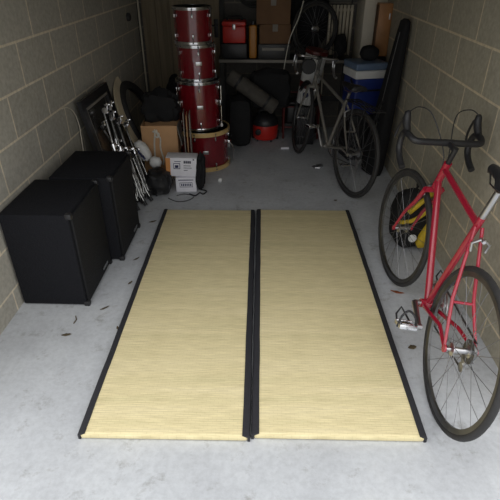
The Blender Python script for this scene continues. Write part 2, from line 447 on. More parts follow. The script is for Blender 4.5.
def make_bike(label, loc, yaw, lean, p):
    t = thing('bicycle', label, 'bicycle', loc, (0, 0, 0), 'bicycles in the garage')
    t.matrix_world = Matrix.Translation(V(loc)) @ Matrix.Rotation(yaw, 4, 'Z') @ Matrix.Rotation(lean, 4, 'X')
    R, tr = p['R'], p['tr']
    bb, sc, ht, hb_, rh = [V((a, 0, b)) for a, b in (p['bb'], p['sc'], p['ht'], p['hb'], (0, R))]
    fh = V((p['wb'], 0, R))
    fm = p['paint']
    f = MB()
    ax = (ht - hb_).normalized(); sx = (sc - bb).normalized()
    f.cyl(hb_ - ax * .012, ht + ax * .012, .0185, n=18)
    f.cyl(hb_ + ax * .03, bb, p['dt'], n=18); f.cyl(ht - ax * .025, sc - sx * .01, p['tt'], n=18)
    f.cyl(bb, sc + sx * .03, .0145, n=18)
    f.cyl(bb - V((0, .035, 0)), bb + V((0, .035, 0)), .021, n=18)
    for s in (-1, 1):
        f.tube([bb + V((-.02, s * .022, 0)), rh + V((.14, s * .038, 0)), rh + V((0, s * .062, 0))], [.010, .009, .007], 10)
        f.tube([sc + V((-.012, s * .014, -.012)), rh + V((.13, s * .042, .15)), rh + V((0, s * .062, 0))], [.007, .0075, .006], 10)
        f.cyl(rh + V((0, s * .058, 0)), rh + V((0, s * .066, 0)), .016, n=14)
    f.tube([rh + V((.12, -.04, .14)), rh + V((.12, .04, .14))], .006, 8)
    obj('frame', f, fm, t)
    # front end turned about the steering axis
    X = X0 = Matrix.Translation(hb_) @ Matrix.Rotation(p['steer'], 4, ax) @ Matrix.Translation(-hb_)
    fk = MB(); cr = hb_ - ax * .03
    fk.tube([cr + V((0, -.045, 0)), cr + V((0, .045, 0))], .015, 12)
    for s in (-1, 1):
        e = fh + V((0, s * .052, 0)); m1 = cr + V((0, s * .045, 0)); md = m1.lerp(e, .6) + (m1 - e).cross(V((0, 1, 0))).normalized() * (-.012)
        fk.tube(smooth([m1, m1.lerp(e, .3), md, e], 5), [.0125 - .0055 * k / 15 for k in range(16)], 12)
        fk.cyl(e - V((0, .004, 0)), e + V((0, .004, 0)), .013, n=12)
    obj('fork', fk.xf(X), p.get('forkpaint', fm), t)
    wheel(t, fh, R, tr, X, p['rim']); wheel(t, rh, R, tr, None, p['rim'], .07)
    # stem + bars
    st_top = ht + ax * p['stemup']; cl = st_top + V((p['stem'], 0, p['stem'] * .12))
    st = MB(); st.cyl(ht, st_top + ax * .012, .0125, n=14); st.cyl(st_top, cl, .0125, n=14); st.cyl(cl - V((0, .024, 0)), cl + V((0, .024, 0)), .017, n=14)
    obj('stem', st.xf(X), p['stemmat'], t)
    bw = p.get('bw', .205); drop = []
    BR = Matrix.Translation(cl) @ Matrix.Rotation(p.get('barrot', 0), 4, 'Y') @ Matrix.Translation(-cl)
    for s in (1, -1):
        half = [cl + V((0, s * .02, 0)), cl + V((0, s * .11, 0)), cl + V((.006, s * bw * .9, 0)), cl + V((.045, s * bw, -.004)), cl + V((.088, s * bw, -.022)), cl + V((.100, s * bw, -.062)), cl + V((.078, s * bw, -.112)), cl + V((.03, s * bw, -.135)), cl + V((-.03, s * bw, -.140))]
        drop.append(half)
    XB = X @ BR
    bar = MB().curve(list(reversed(drop[0])) + drop[1], p['barr'], 12, 6).xf(XB)
    hbar = obj('handlebar', bar, p['barmat'], t)
    for s in (1, -1):
        b0 = cl + V((.075, s * bw, -.008))
        hd = MB().tube([b0, b0 + V((.035, 0, .012)), b0 + V((.062, 0, .034)), b0 + V((.072, 0, .052)), b0 + V((.070, 0, .060))], [.016, .0185, .018, .014, .006], 14)
        hood = obj('brake_hood', hd.xf(XB), p['hood'], hbar)
        lv = MB().curve([b0 + V((.068, 0, .036)), b0 + V((.085, 0, .0)), b0 + V((.083, s * .004, -.06)), b0 + V((.07, s * .010, -.10))], [.008] * 8 + [.006] * 16 + [.005], 10, 8)
        obj('brake_lever', lv.xf(XB), p['lever'], hbar)
        cb = MB().curve([XB @ (b0 + V((.066, 0, .056))), XB @ (b0 + V((.085, -s * .05, .075))), XB @ (b0 + V((.06, -s * .12, .05))), ht + V((.05, s * .012, .03)), ht + V((.015, s * .012, -.09))], .0026, 6, 8)
        obj('brake_cable', cb, 'black', t)
    # brakes
    for base, k in ((cr + V((.028, 0, .0)), X), (rh + V((.115, 0, .17)) if False else sc + V((-.075, 0, -.045)), Matrix.Identity(4))):
        br = MB()
        for s in (-1, 1): br.tube([base + V((0, s * .006, .012)), base + V((0, s * .034, -.006)), base + V((-.002, s * .028, -.040))], .006, 8)
        br.cyl(base + V((-.018, 0, .01)), base + V((.012, 0, .01)), .007, n=10)
        obj('brake_caliper', br.xf(k), 'steel', t)
    # seat
    sp_top = sc + sx * p['post']
    obj('seat_post', MB().cyl(sc, sp_top, .0135, n=16), p['postmat'], t)
    sd = MB(); secs = []
    for u, w, z in ((-.135, .045, .012), (-.125, .068, .018), (-.08, .072, .016), (-.03, .05, .010), (.03, .027, .006), (.09, .020, .006), (.125, .017, .002), (.135, .009, -.006)):
        secs.append((u, w, z))
    vs = []; n = 14
    for u, w, z in secs:
        for j in range(n):
            an = 2 * PI * j / n; yy = math.cos(an) * w; zz = math.sin(an)
            zz = zz * .014 if zz > 0 else zz * (.026 if abs(math.cos(an)) > .4 else .016)
            vs.append(sp_top + V((u - .01, yy, z + .045 + zz - .25 * w * abs(math.cos(an)) ** 3)))
    fs = [(i * n + j, i * n + (j + 1) % n, (i + 1) * n + (j + 1) % n, (i + 1) * n + j) for i in range(len(secs) - 1) for j in range(n)]
    fs += [tuple(range(n)), tuple((len(secs) - 1) * n + j for j in range(n))]
    sd.add(vs, fs)
    sad = obj('saddle', sd, 'black', t)
    rl = MB()
    for s in (-1, 1): rl.tube([sp_top + V((-.11, s * .03, .035)), sp_top + V((-.04, s * .022, .008)), sp_top + V((.04, s * .022, .008)), sp_top + V((.10, s * .008, .032))], .0035, 8)
    obj('saddle_rail', rl, 'steel', sad)
    # transmission on the right hand (-y) side
    ck = MB(); cy = -.052
    for rr in p['rings']:
        ck.lathe([(rr - .012, -.0015), (rr, -.0015), (rr, .0015), (rr - .012, .0015)], bb + V((0, cy + (.006 if rr < .08 else 0), 0)), (0, 1, 0), 44, True)
    for k in range(5):
        an = 2 * PI * k / 5; ck.tube([bb + V((0, cy, 0)), bb + V((math.cos(an) * .075, cy, math.sin(an) * .075))], [.010, .007], 8)
    ca = p['crank']
    ends = []
    for s in (-1, 1):
        d = V((math.cos(ca), 0, math.sin(ca))) * (.17 * s); a0 = bb + V((0, s * .06, 0)); a1 = bb + d + V((0, s * .078, 0))
        ck.tube([a0, a1], [.014, .010], 10); ck.cyl(a1 - V((0, .010, 0)), a1 + V((0, .010, 0)), .013, n=12); ends.append((s, a1))
    ck.cyl(bb - V((0, .062, 0)), bb + V((0, .062, 0)), .012, n=12)
    cs = obj('crankset', ck, 'steel', t)
    for s, a1 in ends:
        pd = MB(); pc = a1 + V((0, s * .058, 0)); T = Matrix.Rotation(p['pedal'], 3, 'Y')
        pd.cyl(a1, pc + V((0, s * .03, 0)), .007, n=10)
        for q in (-1, 1):
            o = T @ V((q * .034, 0, 0)); pd.box(pc + o, (.010, .078, .022), T, bev=.003)
            pd.box(pc + V((0, q * .036, 0)), (.07, .006, .018), T, bev=.002)
        pd.box(pc, (.036, .05, .02), T, bev=.004)
        pdl = obj('pedal', pd, 'chrome', cs)
        if p.get('clips'):
            cg = MB().tube([pc + T @ V((.034, -.03, .0)), pc + T @ V((.085, -.022, .02)), pc + T @ V((.10, 0, .05)), pc + T @ V((.085, .022, .02)), pc + T @ V((.034, .03, 0))], .0045, 8)
            cg.curve([pc + T @ V((-.01, -.04, -.01)), pc + T @ V((-.012, -.03, .04)), pc + T @ V((-.005, 0, .065)), pc + T @ V((-.012, .03, .04)), pc + T @ V((-.01, .04, -.01))], .005, 8, 5)
            obj('toe_clip', cg, 'black', pdl)
    cas = MB()
    for k in range(6): cas.lathe([(.022, 0), (.026 + .0045 * k, 0), (.026 + .0045 * k, .0022), (.022, .0022)], rh + V((0, -.058 + .0045 * k, 0)), (0, 1, 0), 30, True)
    obj('cassette', cas, 'dullsteel', t)
    ch = MB(); r0 = p['rings'][0]; rr = .042
    ch.tube([bb + V((0, cy, r0)), rh + V((0, cy, rr))], .0042, 6)
    dl = rh + V((.02, cy, -.085))
    ch.tube([bb + V((0, cy, -r0)), dl + V((.02, 0, -.03)), dl + V((-.012, 0, -.012)), dl + V((.01, 0, .035)), rh + V((-.03, cy, -.03))], .0042, 6)
    ch.curve([bb + V((math.cos(a) * r0, cy, math.sin(a) * r0)) for a in (PI / 2, PI / 4, 0, -PI / 4, -PI / 2)], .0042, 6, 5)
    obj('chain', ch, 'dullsteel', t)
    rd = MB(); rd.tube([rh + V((0, -.062, -.01)), rh + V((.012, -.066, -.05)), dl], .009, 8)
    for c2 in (V((.01, 0, .02)), V((.005, 0, -.02))): rd.lathe([(.0, -.005), (.021, -.004), (.021, .004), (.0, .005)], dl + c2, (0, 1, 0), 18)
    obj('derailleur', rd, 'steel', t)
    if p.get('rack'):
        rk = MB(); z = 2 * R + .035
        for y_ in (-.055, -.02, .02, .055): rk.tube([(-.21, y_, z), (.17, y_, z)], .005, 8)
        for x_ in (-.21, -.05, .10, .17): rk.tube([(x_, -.055, z), (x_, .055, z)], .005, 8)
        for s in (-1, 1):
            for x_ in (-.12, .06): rk.tube([(x_, s * .055, z), (0, s * .068, R + .01)], .0045, 8)
        obj('pannier_rack', rk, 'black', t)
    if p.get('lamp'):
        lb = MB(); lc = cl + V((-.005, .085, -.075))
        lb.lathe([(0, -.05), (.035, -.048), (.06, -.02), (.064, .03), (.058, .036)], lc, (-1, 0, 0), 30)
        lb.tube([lc, cl + V((0, .06, 0))], .008, 8)
        lm = obj('lamp', lb.xf(X), 'black', t)
    if p.get('reflector'):
        obj('reflector', MB().box((-.225, 0, 2 * R + .035), (.014, .075, .04), bev=.006), 'redplastic', t)
    if p.get('guard'):
        ms = []
        for k in range(20):
            a = math.radians(20 + 150 * k / 19); ms.append((math.cos(a) * (R + .014), math.sin(a) * (R + .014)))
        g = MB(); vs = []; n = 5
        for cx, cz in ms:
            for j in range(n):
                q = (j - 2) / 2; sc_ = 1 - .028 * q * q
                vs.append((cx * sc_, q * .024, R + cz * sc_))
        fs = [(i * n + j, i * n + j + 1, (i + 1) * n + j + 1, (i + 1) * n + j) for i in range(len(ms) - 1) for j in range(n - 1)]
        g.add(vs, fs); o = obj('mudguard', g, 'black', t)
        sm = o.modifiers.new('thickness', 'SOLIDIFY'); sm.thickness = .002
    return t

# red road bike: stands along the right wall, front end away from the camera
make_bike('red drop-bar road bicycle leaning on the right wall beside the mat', (.724, 1.40, 0), math.radians(88.4), math.radians(7.5), dict(
    R=.332, tr=.0135, wb=.985, bb=(.392, .255), sc=(.255, .76), ht=(.735, .81), hb=(.775, .69), paint='redframe', dt=.0165, tt=.0145,
    steer=math.radians(9), bw=.178, barrot=math.radians(-24), rim='dullsteel', stemup=.085, stem=.075, stemmat='black', barr=.0155, barmat='black', hood='black', lever='black',
    post=.16, postmat='steel', rings=(.098, .075), crank=math.radians(183), pedal=.35, clips=True))
# silver bike: further back, beside the cool box
make_bike('silver touring bicycle with rack parked in front of the blue cool box', (.668, 3.54, 0), math.radians(110), math.radians(4.2), dict(
    R=.338, tr=.0155, wb=1.05, bb=(.435, .262), sc=(.265, .66), ht=(.815, .80), hb=(.850, .69), paint='silverframe', dt=.0135, tt=.0125,
    steer=math.radians(-12), rim='dullsteel', bw=.175, stemup=.10, stem=.06, stemmat='dullsteel', barr=.0105, barmat='steel', hood='black', lever='steel',
    post=.10, postmat='steel', rings=(.095, .07), crank=math.radians(60), pedal=.1, rack=True, lamp=True, reflector=False, guard=False))

# ------------------------------------------------------------------ left pile: frame, chrome stands, board, tyre wheel
def lean(pts_bottom, pts_top): ...
# framed dark picture leaning on the left wall
A, B = V((-1.13, 3.26, .0)), V((-1.285, 3.26, .79))
def panel(y, u, dx=0.):
    """point on the leaning plane: y along the wall, u height fraction"""
    p = A.lerp(B, u); n = V((B.z - A.z, 0, A.x - B.x)).normalized()
    return V((p.x, y, p.z)) + n * dx
t = thing('picture_frame', 'large black-framed dark panel leaning against the left block wall', 'frame', (-1.13, 3.55, 0))
T0 = Matrix.Translation(V((1.13, -3.55, 0)))
y0, y1 = 3.24, 3.86
def bar4(ya, yb, ua, ub, d0, d1):
    return MB().hexa([panel(ya, ua, d0), panel(yb, ua, d0), panel(yb, ua, d1), panel(ya, ua, d1), panel(ya, ub, d0), panel(yb, ub, d0), panel(yb, ub, d1), panel(ya, ub, d1)]).xf(T0)
obj('backing_panel', bar4(y0 + .02, y1 - .02, .02, .98, .004, .010), 'mirror', t)
for a in ((y0, y1, 0, .075), (y0, y1, .925, 1), (y0, y0 + .06, .075, .925), (y1 - .06, y1, .075, .925)):
    obj('frame_rail', bar4(*a, 0, .03), 'black', t)
for a in ((y0 + .06, y1 - .06, .9, .925), (y0 + .06, y0 + .085, .075, .9)):
    obj('inner_slip', bar4(*a, .006, .024), 'cardedge', t)

# folded chrome stands leaning in front of it
def make_stand(label, foot, top):
    t = thing('cymbal_stand', label, 'drum stand', group='folded chrome drum stands')
    t.matrix_world = align(foot, top); Lg = (V(top) - V(foot)).length
    obj('tube', MB().cyl((0, 0, .06), (0, 0, Lg * .62), .0125, n=14), 'darkchrome', t)
    u = MB().cyl((0, 0, Lg * .6), (0, 0, Lg * .93), .008, n=12)
    obj('tube', u, 'darkchrome', t)
    c = MB().lathe([(.0, -.03), (.02, -.028), (.022, .02), (.014, .03)], (0, 0, Lg * .62), n=16); c.box((.03, 0, Lg * .62), (.03, .012, .022), bev=.004)
    obj('clamp', c, 'chrome', t)
    tl = MB().tube([(0, 0, Lg * .93), (.03, 0, Lg * .95), (.035, 0, Lg)], .007, 10); tl.lathe([(0, -.012), (.022, -.01), (.022, .01), (0, .012)], (.012, 0, Lg * .94), (0, 1, 0), 16); tl.box((.035, 0, Lg * .985), (.045, .01, .014), bev=.004)
    obj('tilter', tl, 'chrome', t)
    for k in range(3):
        an = 2 * PI * k / 3 + .5; cx, sx = math.cos(an), math.sin(an)
        lg = MB(); q = Matrix.Rotation(an, 3, 'Z')
        lg.tube([(cx * .022, sx * .022, Lg * .52), (cx * .035, sx * .035, .10), (cx * .05, sx * .05, .03)], .0065, 8)
        lg.tube([(cx * .028, sx * .028, Lg * .25), (cx * .013, sx * .013, Lg * .12)], .005, 8)
        l = obj('leg', lg, 'darkchrome', t)
        obj('rubber_foot', MB().tube([(cx * .046, sx * .046, .045), (cx * .054, sx * .054, .008)], [.010, .013], 12), 'black', l)
    return t
stands = [((-1.02, 3.30, .0), (-1.20, 3.62, .70), 'tall chrome cymbal stand at the back of the folded stands, nearest the dark panel'),
          ((-.93, 3.40, .0), (-1.19, 3.36, .62), 'chrome stand crossing in front of the others towards the near frame corner'),
          ((-.985, 3.16, .0), (-1.165, 3.40, .74), 'chrome cymbal stand at the left of the folded stands, nearest the black frame edge'),
          ((-.945, 3.24, .0), (-1.155, 3.49, .66), 'chrome cymbal stand second from the left, leaning in the black frame'),
          ((-.915, 3.32, .0), (-1.135, 3.58, .60), 'shorter chrome stand third from the left among the folded stands'),
          ((-.890, 3.41, .0), (-1.105, 3.66, .55), 'shortest chrome stand, rightmost and closest to the black bag')]
for f_, tp, lb in stands: make_stand(lb, f_, tp)
# loose wheel with fat black tyre leaning to the wall
WX = Matrix.Translation(V((-.990, 4.39, .002))) @ Matrix.Rotation(math.radians(89), 4, 'Z') @ Matrix.Rotation(math.radians(-24), 4, 'X')
prof = []
for k in range(17):
    a_ = math.radians(205 + 310 * k / 16) + PI / 2 - PI / 2
    prof.append((.334 + .038 * math.cos(math.radians(-155 + 310 * k / 16)), .038 * math.sin(math.radians(-155 + 310 * k / 16))))
prof += [(.334 + .034 * math.cos(math.radians(155 - 310 * k / 16)), .034 * math.sin(math.radians(155 - 310 * k / 16))) for k in range(17)]
tag(obj('bicycle_tyre', MB().lathe(prof, (0, 0, .370), (0, 1, 0), 72, True).xf(WX), 'rubber', origin=(-.99, 4.39, 0)), 'loose fat black bicycle tyre leaning against the left block wall', 'tyre')
hp = MB(); vs = []; st = 28
for k in range(st + 1):
    an = math.radians(96 + (243 - 96) * k / st); wd = .080 - .022 * math.cos(2 * PI * k / st)
    for rr, yy in ((.376, -.012), (.376 + wd, -.012), (.376 + wd, .004), (.376, .004)):
        vs.append((math.cos(an) * rr, yy, max(.004, .370 + math.sin(an) * rr)))
hp.add(vs, [(k * 4 + j, k * 4 + (j + 1) % 4, k * 4 + 4 + (j + 1) % 4, k * 4 + 4 + j) for k in range(st) for j in range(4)] + [(0, 1, 2, 3), (st * 4 + 3, st * 4 + 2, st * 4 + 1, st * 4)])
tag(obj('curved_strip', hp.xf(WX), 'cream', origin=(-1.0, 4.1, 0)), 'cream curved strip leaning along the near side of the fat black tyre', 'strip')

# ------------------------------------------------------------------ left pile: cartons and bags
t = thing('cardboard_box', 'open brown cardboard box tied with white cord beneath black coats', 'box', (-.882, 3.940, 0), (0, 0, math.radians(3)))
W_, D_, H_ = .29, .18, .452
for (c, d_) in (((0, -D_ / 2, H_ / 2), (W_, .006, H_)), ((0, D_ / 2, H_ / 2), (W_, .006, H_)), ((-W_ / 2, 0, H_ / 2), (.006, D_, H_)), ((W_ / 2, 0, H_ / 2), (.006, D_, H_))):
    obj('side_panel', MB().box(c, d_, bev=.001), 'card', t)
obj('bottom_panel', MB().box((0, 0, .006), (W_ - .01, D_ - .01, .008)), 'card', t)
fl = MB().hexa([(W_ / 2 + .003, -D_ / 2, H_ - .005), (W_ / 2 + .003, D_ / 2, H_ - .005), (W_ / 2 + .007, D_ / 2, H_), (W_ / 2 + .007, -D_ / 2, H_),
                (W_ / 2 + .035, -D_ / 2, H_ - .17), (W_ / 2 + .035, D_ / 2, H_ - .17), (W_ / 2 + .040, D_ / 2, H_ - .17), (W_ / 2 + .040, -D_ / 2, H_ - .17)])
obj('flap', fl, 'cardedge', t)
rp = MB(); yf = -D_ / 2 - .011
rp.curve([(-.035, yf + .02, H_ + .004), (-.033, yf, H_ - .03), (-.045, yf, .34), (-.05, yf - .004, .24), (-.045, yf, .15)], .007, 8, 8)
rp.curve([(-.02, yf + .02, H_ + .004), (-.012, yf, H_ - .04), (.008, yf - .002, .38), (.002, yf, .30), (.018, yf, .20), (.012, yf, .15)], .007, 8, 8)
rp.curve([(-.05, yf, H_ - .012), (-.02, yf - .006, H_ - .02), (.0, yf - .004, H_ - .035), (-.012, yf - .004, H_ - .06), (-.04, yf - .002, H_ - .05)], .008, 8, 8)
tag(obj('cord', rp.xf(Matrix.Translation(V((-.882, 3.937, -.03))) @ Matrix.Rotation(math.radians(3), 4, 'Z')), 'rope', origin=(-.83, 3.86, .4)), 'knotted white cord hanging down the front of the brown cardboard box', 'cord')
# flattened cards standing between the box and the drums
for k, (dx, hh) in enumerate(((-.068, .57), (-.042, .55), (-.016, .565))):
    c = MB().box((-.600 + dx, 3.875 - .01 * k, hh / 2), (.007, .15, hh), Matrix.Rotation(math.radians(6), 3, 'Z'), bev=.001)
    tag(obj('card_sheet', c, ('cardedge', 'card', 'cardedge')[k], origin=(-.600 + dx, 3.89, 0)), ('tall grey card sheet standing against the tied brown box', 'brown card sheet standing between two grey card sheets', 'outer grey card sheet standing beside the bass drum')[k], 'card sheet', 'card sheets on edge beside the box')
# black coats on the box
tag(obj('jacket', MB().blob((-.865, 3.965, .585), (.33, .22, .27), 3, .26, 2.2, .75), 'blackcloth', origin=(-.875, 3.965, .455)), 'crumpled black jacket lying on top of the brown cardboard box', 'jacket')
tag(obj('backpack', MB().blob((-.82, 4.66, .35), (.31, .32, .72), 5, .14, 2.0, .8), 'blackcloth', origin=(-.82, 4.66, 0)), 'black bulging backpack on the floor behind the brown cardboard box', 'bag')
# printed white box and smaller one
R1 = Matrix.Rotation(math.radians(-4), 3, 'Z') @ Matrix.Rotation(math.radians(3), 3, 'Y')
t = thing('carton', 'white carton with orange edge and dark print, on the smaller white carton', 'box', (-.665, 3.615, .128), (0, math.radians(2), math.radians(2)), 'white printed cartons')
obj('box_body', MB().box((0, 0, .083), (.245, .13, .155), bev=.004), 'whitecard', t)
obj('orange_edge', MB().box((-.104, -.066, .083), (.036, .003, .150)), 'orangeprint', t)
pr = MB()
for (x, z, w, h_) in ((-.035, .115, .052, .004), (-.035, .072, .052, .004), (-.059, .093, .004, .045), (-.011, .093, .004, .045), (-.036, .090, .026, .022), (-.028, .132, .05, .004)):
    pr.box((x, -.0662, z), (w, .003, h_))
obj('symbol_print', pr, 'navy', t)
pr = MB()
for k, (x, w) in enumerate(((.026, .012), (.041, .012), (.056, .012), (.071, .012))):
    pr.box((x, -.0662, .128), (w, .003, .020)); 
for (x, z, w) in ((.046, .098, .056), (.050, .080, .064), (.034, .060, .03)): pr.box((x, -.0662, z), (w, .003, .004))
pr.box((.098, -.0662, .150), (.012, .003, .010))
obj('lettering_print', pr, 'print', t)
t = thing('carton', 'small white carton with boxed navy lettering, under the orange-edged carton', 'box', (-.635, 3.605, 0), (0, 0, math.radians(4)), 'white printed cartons')
obj('box_body', MB().box((0, 0, .063), (.165, .115, .124), bev=.004), 'whitecard', t)
pr = MB()
for (x, z, w, h_) in ((0, .105, .12, .006), (0, .082, .10, .003), (0, .045, .10, .003), (-.05, .0635, .003, .04), (.05, .0635, .003, .04)): pr.box((x, -.0585, z), (w, .003, h_))
for k in range(6): pr.box((-.036 + k * .0145, -.0585, .0635), (.009, .003, .020))
obj('lettering_print', pr, 'navy', t)
# grey and black cloth bag beside cartons
tag(obj('cloth_bag', MB().blob((-.515, 3.60, .158), (.080, .16, .32), 9, .2, 2.6, .8, R=Matrix.Rotation(math.radians(4), 3, 'Y')), 'blackcloth', origin=(-.515, 3.60, 0)), 'black crumpled cloth bag standing between white cartons and bass drum', 'bag')
tag(obj('black_bag', MB().blob((-.842, 3.52, .105), (.22, .22, .22), 12, .16, 2.4, .8), 'binbag', origin=(-.842, 3.52, 0)), 'black plastic bag slumped on the floor left of the white cartons', 'bag')
# white bag with navy print on it
t = thing('carrier_bag', 'crumpled white carrier bag with navy print between tyre and black bag', 'bag', (-.985, 3.70, .205))
obj('bag_body', MB().blob((-.005, .0, .085), (.11, .10, .19), 21, .12, 2.0, .85, False, R=Matrix.Rotation(math.radians(-28), 3, 'Y')), 'white', t)
obj('bag_handle', MB().blob((.095, -.03, .0), (.105, .07, .10), 23, .1, 2.0, .9, False), 'white', t)
pr = MB(); Rr = Matrix.Rotation(math.radians(-28), 3, 'Y')
for k in range(4): pr.box(V((-.040, -.060, .118)) + V((.017 * k, -.001, -.022 * k)), (.013, .012, .032), Rr)
obj('lettering_print', pr, 'navy', t)
# bent wire on the floor, straps
tag(obj('wire', MB().curve([(-.76, 3.42, .004), (-.68, 3.36, .004), (-.60, 3.38, .004), (-.56, 3.46, .004), (-.64, 3.50, .004), (-.70, 3.47, .004)], .0035, 6, 8), 'dullsteel', origin=(-.66, 3.43, 0)), 'bent wire lying on the floor in front of the white cartons', 'wire')
tag(obj('strap', MB().curve([(-.60, 3.50, .006), (-.55, 3.47, .006), (-.52, 3.52, .008), (-.49, 3.50, .006), (-.47, 3.56, .006), (-.52, 3.585, .007)], .0055, 6, 8), 'black', origin=(-.53, 3.52, 0)), 'black strap curled on the floor below the standing cloth bag', 'strap')
tag(obj('ball', MB().lathe([(0, 0)] + [(.020 * math.sin(PI * k / 12), .020 - .020 * math.cos(PI * k / 12)) for k in range(1, 12)] + [(0, .04)], (-.375, 3.755, 0), n=20), 'white', origin=(-.375, 3.755, 0)), 'small white ball on the floor in front of the bass drum', 'ball')
# white cable loop on the left wall
tag(obj('cable', MB().curve([(-1.308, 3.05, .80), (-1.305, 3.12, .79), (-1.303, 3.22, .73), (-1.303, 3.27, .62), (-1.303, 3.26, .5), (-1.303, 3.25, .3), (-1.303, 3.25, .01)], .0035, 6, 8), 'paintwhite', origin=(-1.305, 3.2, .6)), 'thin white cable hanging down the left wall above the speakers', 'cable')

# ------------------------------------------------------------------ back: workbench and things on it
t = thing('workbench', 'long dark workbench with pale front edge along the end wall', 'workbench', (.185, 5.14, 0))
obj('worktop', MB().box((0, -.03, .765), (1.31, .30, .035), bev=.003), 'darkgrey', t)
obj('edge_strip', MB().box((0, -.1835, .765), (1.30, .006, .028), bev=.002), 'woodpale', t)
for sx in (-1, 1):
    for sy in (-1, 1):
        obj('leg', MB().box((sx * .625, sy * .115 - .03, .3735), (.045, .045, .747), bev=.003), 'darkgrey', t)
obj('rear_rail', MB().box((0, .085, .35), (1.21, .02, .06)), 'darkgrey', t)
t = thing('drawer_box', 'low black drawer box with pale label strip on the workbench', 'box', (.075, 5.10, .7835))
obj('box_body', MB().box((0, 0, .068), (.31, .27, .134), bev=.005), 'black', t)
obj('label_strip', MB().box((-.01, -.1365, .092), (.215, .004, .024)), 'woodpale', t)
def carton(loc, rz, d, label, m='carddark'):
    t = thing('cardboard_box', label, 'box', loc, (0, 0, rz), 'brown boxes on the workbench')
    obj('box_body', MB().box((0, 0, d[2] / 2), d, bev=.004), m, t)
    obj('packing_tape', MB().box((0, -.002, d[2] - .0), (.05, d[1] + .006, .003)).box((0, -d[1] / 2 - .0015, d[2] - .03), (.05, .003, .06)), 'cardedge', t)
    return t
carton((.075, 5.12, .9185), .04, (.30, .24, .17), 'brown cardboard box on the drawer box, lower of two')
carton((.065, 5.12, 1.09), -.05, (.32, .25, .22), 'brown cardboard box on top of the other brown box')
tag(obj('tool_case', MB().box((-.315, 5.09, .853), (.25, .22, .138), bev=.012), 'black', origin=(-.315, 5.09, .7835)), 'black case under the red toolbox at the left end of the workbench', 'case')
t = thing('toolbox', 'red plastic toolbox standing on a black case on the workbench', 'toolbox', (-.315, 5.09, .9225))
obj('box_body', MB().box((0, 0, .075), (.22, .20, .15), bev=.012), 'redplastic', t)
obj('lid', MB().box((0, 0, .172), (.23, .21, .045), bev=.014), 'redplastic', t)
obj('latch', MB().box((0, -.108, .145), (.03, .012, .05), bev=.004), 'steel', t)
obj('carry_handle', MB().curve([(-.07, 0, .192), (-.06, 0, .225), (.06, 0, .225), (.07, 0, .192)], .009), 'black', t)
t = thing('oil_can', 'amber plastic can between the red toolbox and brown boxes', 'can', (-.133, 5.07, .7835))
obj('can_body', MB().box((0, 0, .15), (.075, .15, .30), bev=.016, seg=3), 'orange', t)
obj('cap', MB().lathe([(0, 0), (.022, 0), (.022, .03), (.018, .034), (0, .034)], (0, -.03, .30), n=20), 'black', t)
# loop of grey hose hung above
hz = MB()
for k in range(3): hz.torus((-.16 + .01 * k, 5.315 - .02 * k, 1.40 - .01 * k), (.1, 1, .05), .15 + .008 * k, .009, n=40, m=8)
hz.cyl((-.16, 5.35, 1.545), (-.16, 5.25, 1.56), .006, n=8)
tag(obj('hose', hz, 'darkgrey', origin=(-.16, 5.3, 1.4)), 'coiled dark hose hung on the end wall above the amber can', 'hose')

# ------------------------------------------------------------------ back: bags, roll, vacuum
tag(obj('drum_bag', MB().blob((-.245, 4.70, .26), (.235, .30, .52), 31, .06, 1.7, .55), 'blackcloth', origin=(-.245, 4.70, 0)), 'tall black drum bag standing right of the stacked red drums', 'bag')
tag(obj('bin_bag', MB().blob((.03, 5.0, .60), (.66, .20, .36), 33, .14, 2.2, .7, False), 'binbag', origin=(.03, 5.0, .4)) if False else obj('bin_bag', MB().blob((.045, 4.83, .53), (.42, .20, .40), 33, .14, 2.2, .6, False), 'blackcloth', origin=(.10, 4.80, .4)), 'large black bag bulging behind the grey foam roll', 'bag')
rl = MB(); a, b_ = V((-.345, 4.63, .70)), V((.095, 4.60, .405)); T = align(a, b_); Lr = (b_ - a).length
sec = []
rl.lathe([(.0, 0), (.02, .0), (.062, .004), (.070, .02), (.071, Lr * .5), (.070, Lr - .02), (.062, Lr - .004), (.02, Lr), (0, Lr)], n=30).xf(T)
t = thing('foam_roll', 'grey rolled foam mat slanting across the black bags', 'roll'); t.matrix_world = Matrix.Translation(a)
obj('roll_body', rl.xf(Matrix.Translation(-a)), 'roll', t)
for f_ in (.2, .8):
    obj('strap', MB().torus(V((b_ - a)) * f_, (b_ - a).normalized(), .071, .004, .012, n=30, m=8), 'black', t)
# vacuum cleaner
t = thing('vacuum_cleaner', 'red tub vacuum cleaner with black domed top on the floor', 'vacuum cleaner', (.0, 4.90, 0), (0, 0, math.radians(-6)))
obj('tub', MB().lathe([(0, .025), (.118, .025), (.128, .04), (.133, .15), (.130, .17), (0, .17)], n=40), 'redplastic', t)
obj('dome_lid', MB().lathe([(.0, .172), (.136, .172), (.138, .188), (.125, .23), (.095, .265), (.05, .282), (0, .285)], n=40), 'black', t)
obj('hose_port', MB().lathe([(0, 0), (.03, 0), (.03, .03), (.022, .032), (.022, .01), (0, .01)], (-.055, -.118, .115), (-.1, -1, 0), 20), 'black', t)
for s in (-1, 1): obj('wheel', MB().lathe([(0, -.012), (.045, -.012), (.05, -.006), (.05, .006), (.045, .012), (0, .012)], (s * .125, .03, .05), (1, 0, 0), 24), 'black', t)
for s in (-1, 1): obj('castor', MB().lathe([(0, -.008), (.013, -.008), (.013, .008), (0, .008)], (s * .07, -.08, .013), (1, 0, 0), 14), 'black', t)
obj('carry_handle', MB().curve([(-.06, -.02, .272), (-.05, -.02, .305), (.05, -.02, .305), (.06, -.02, .272)], .009), 'black', t)
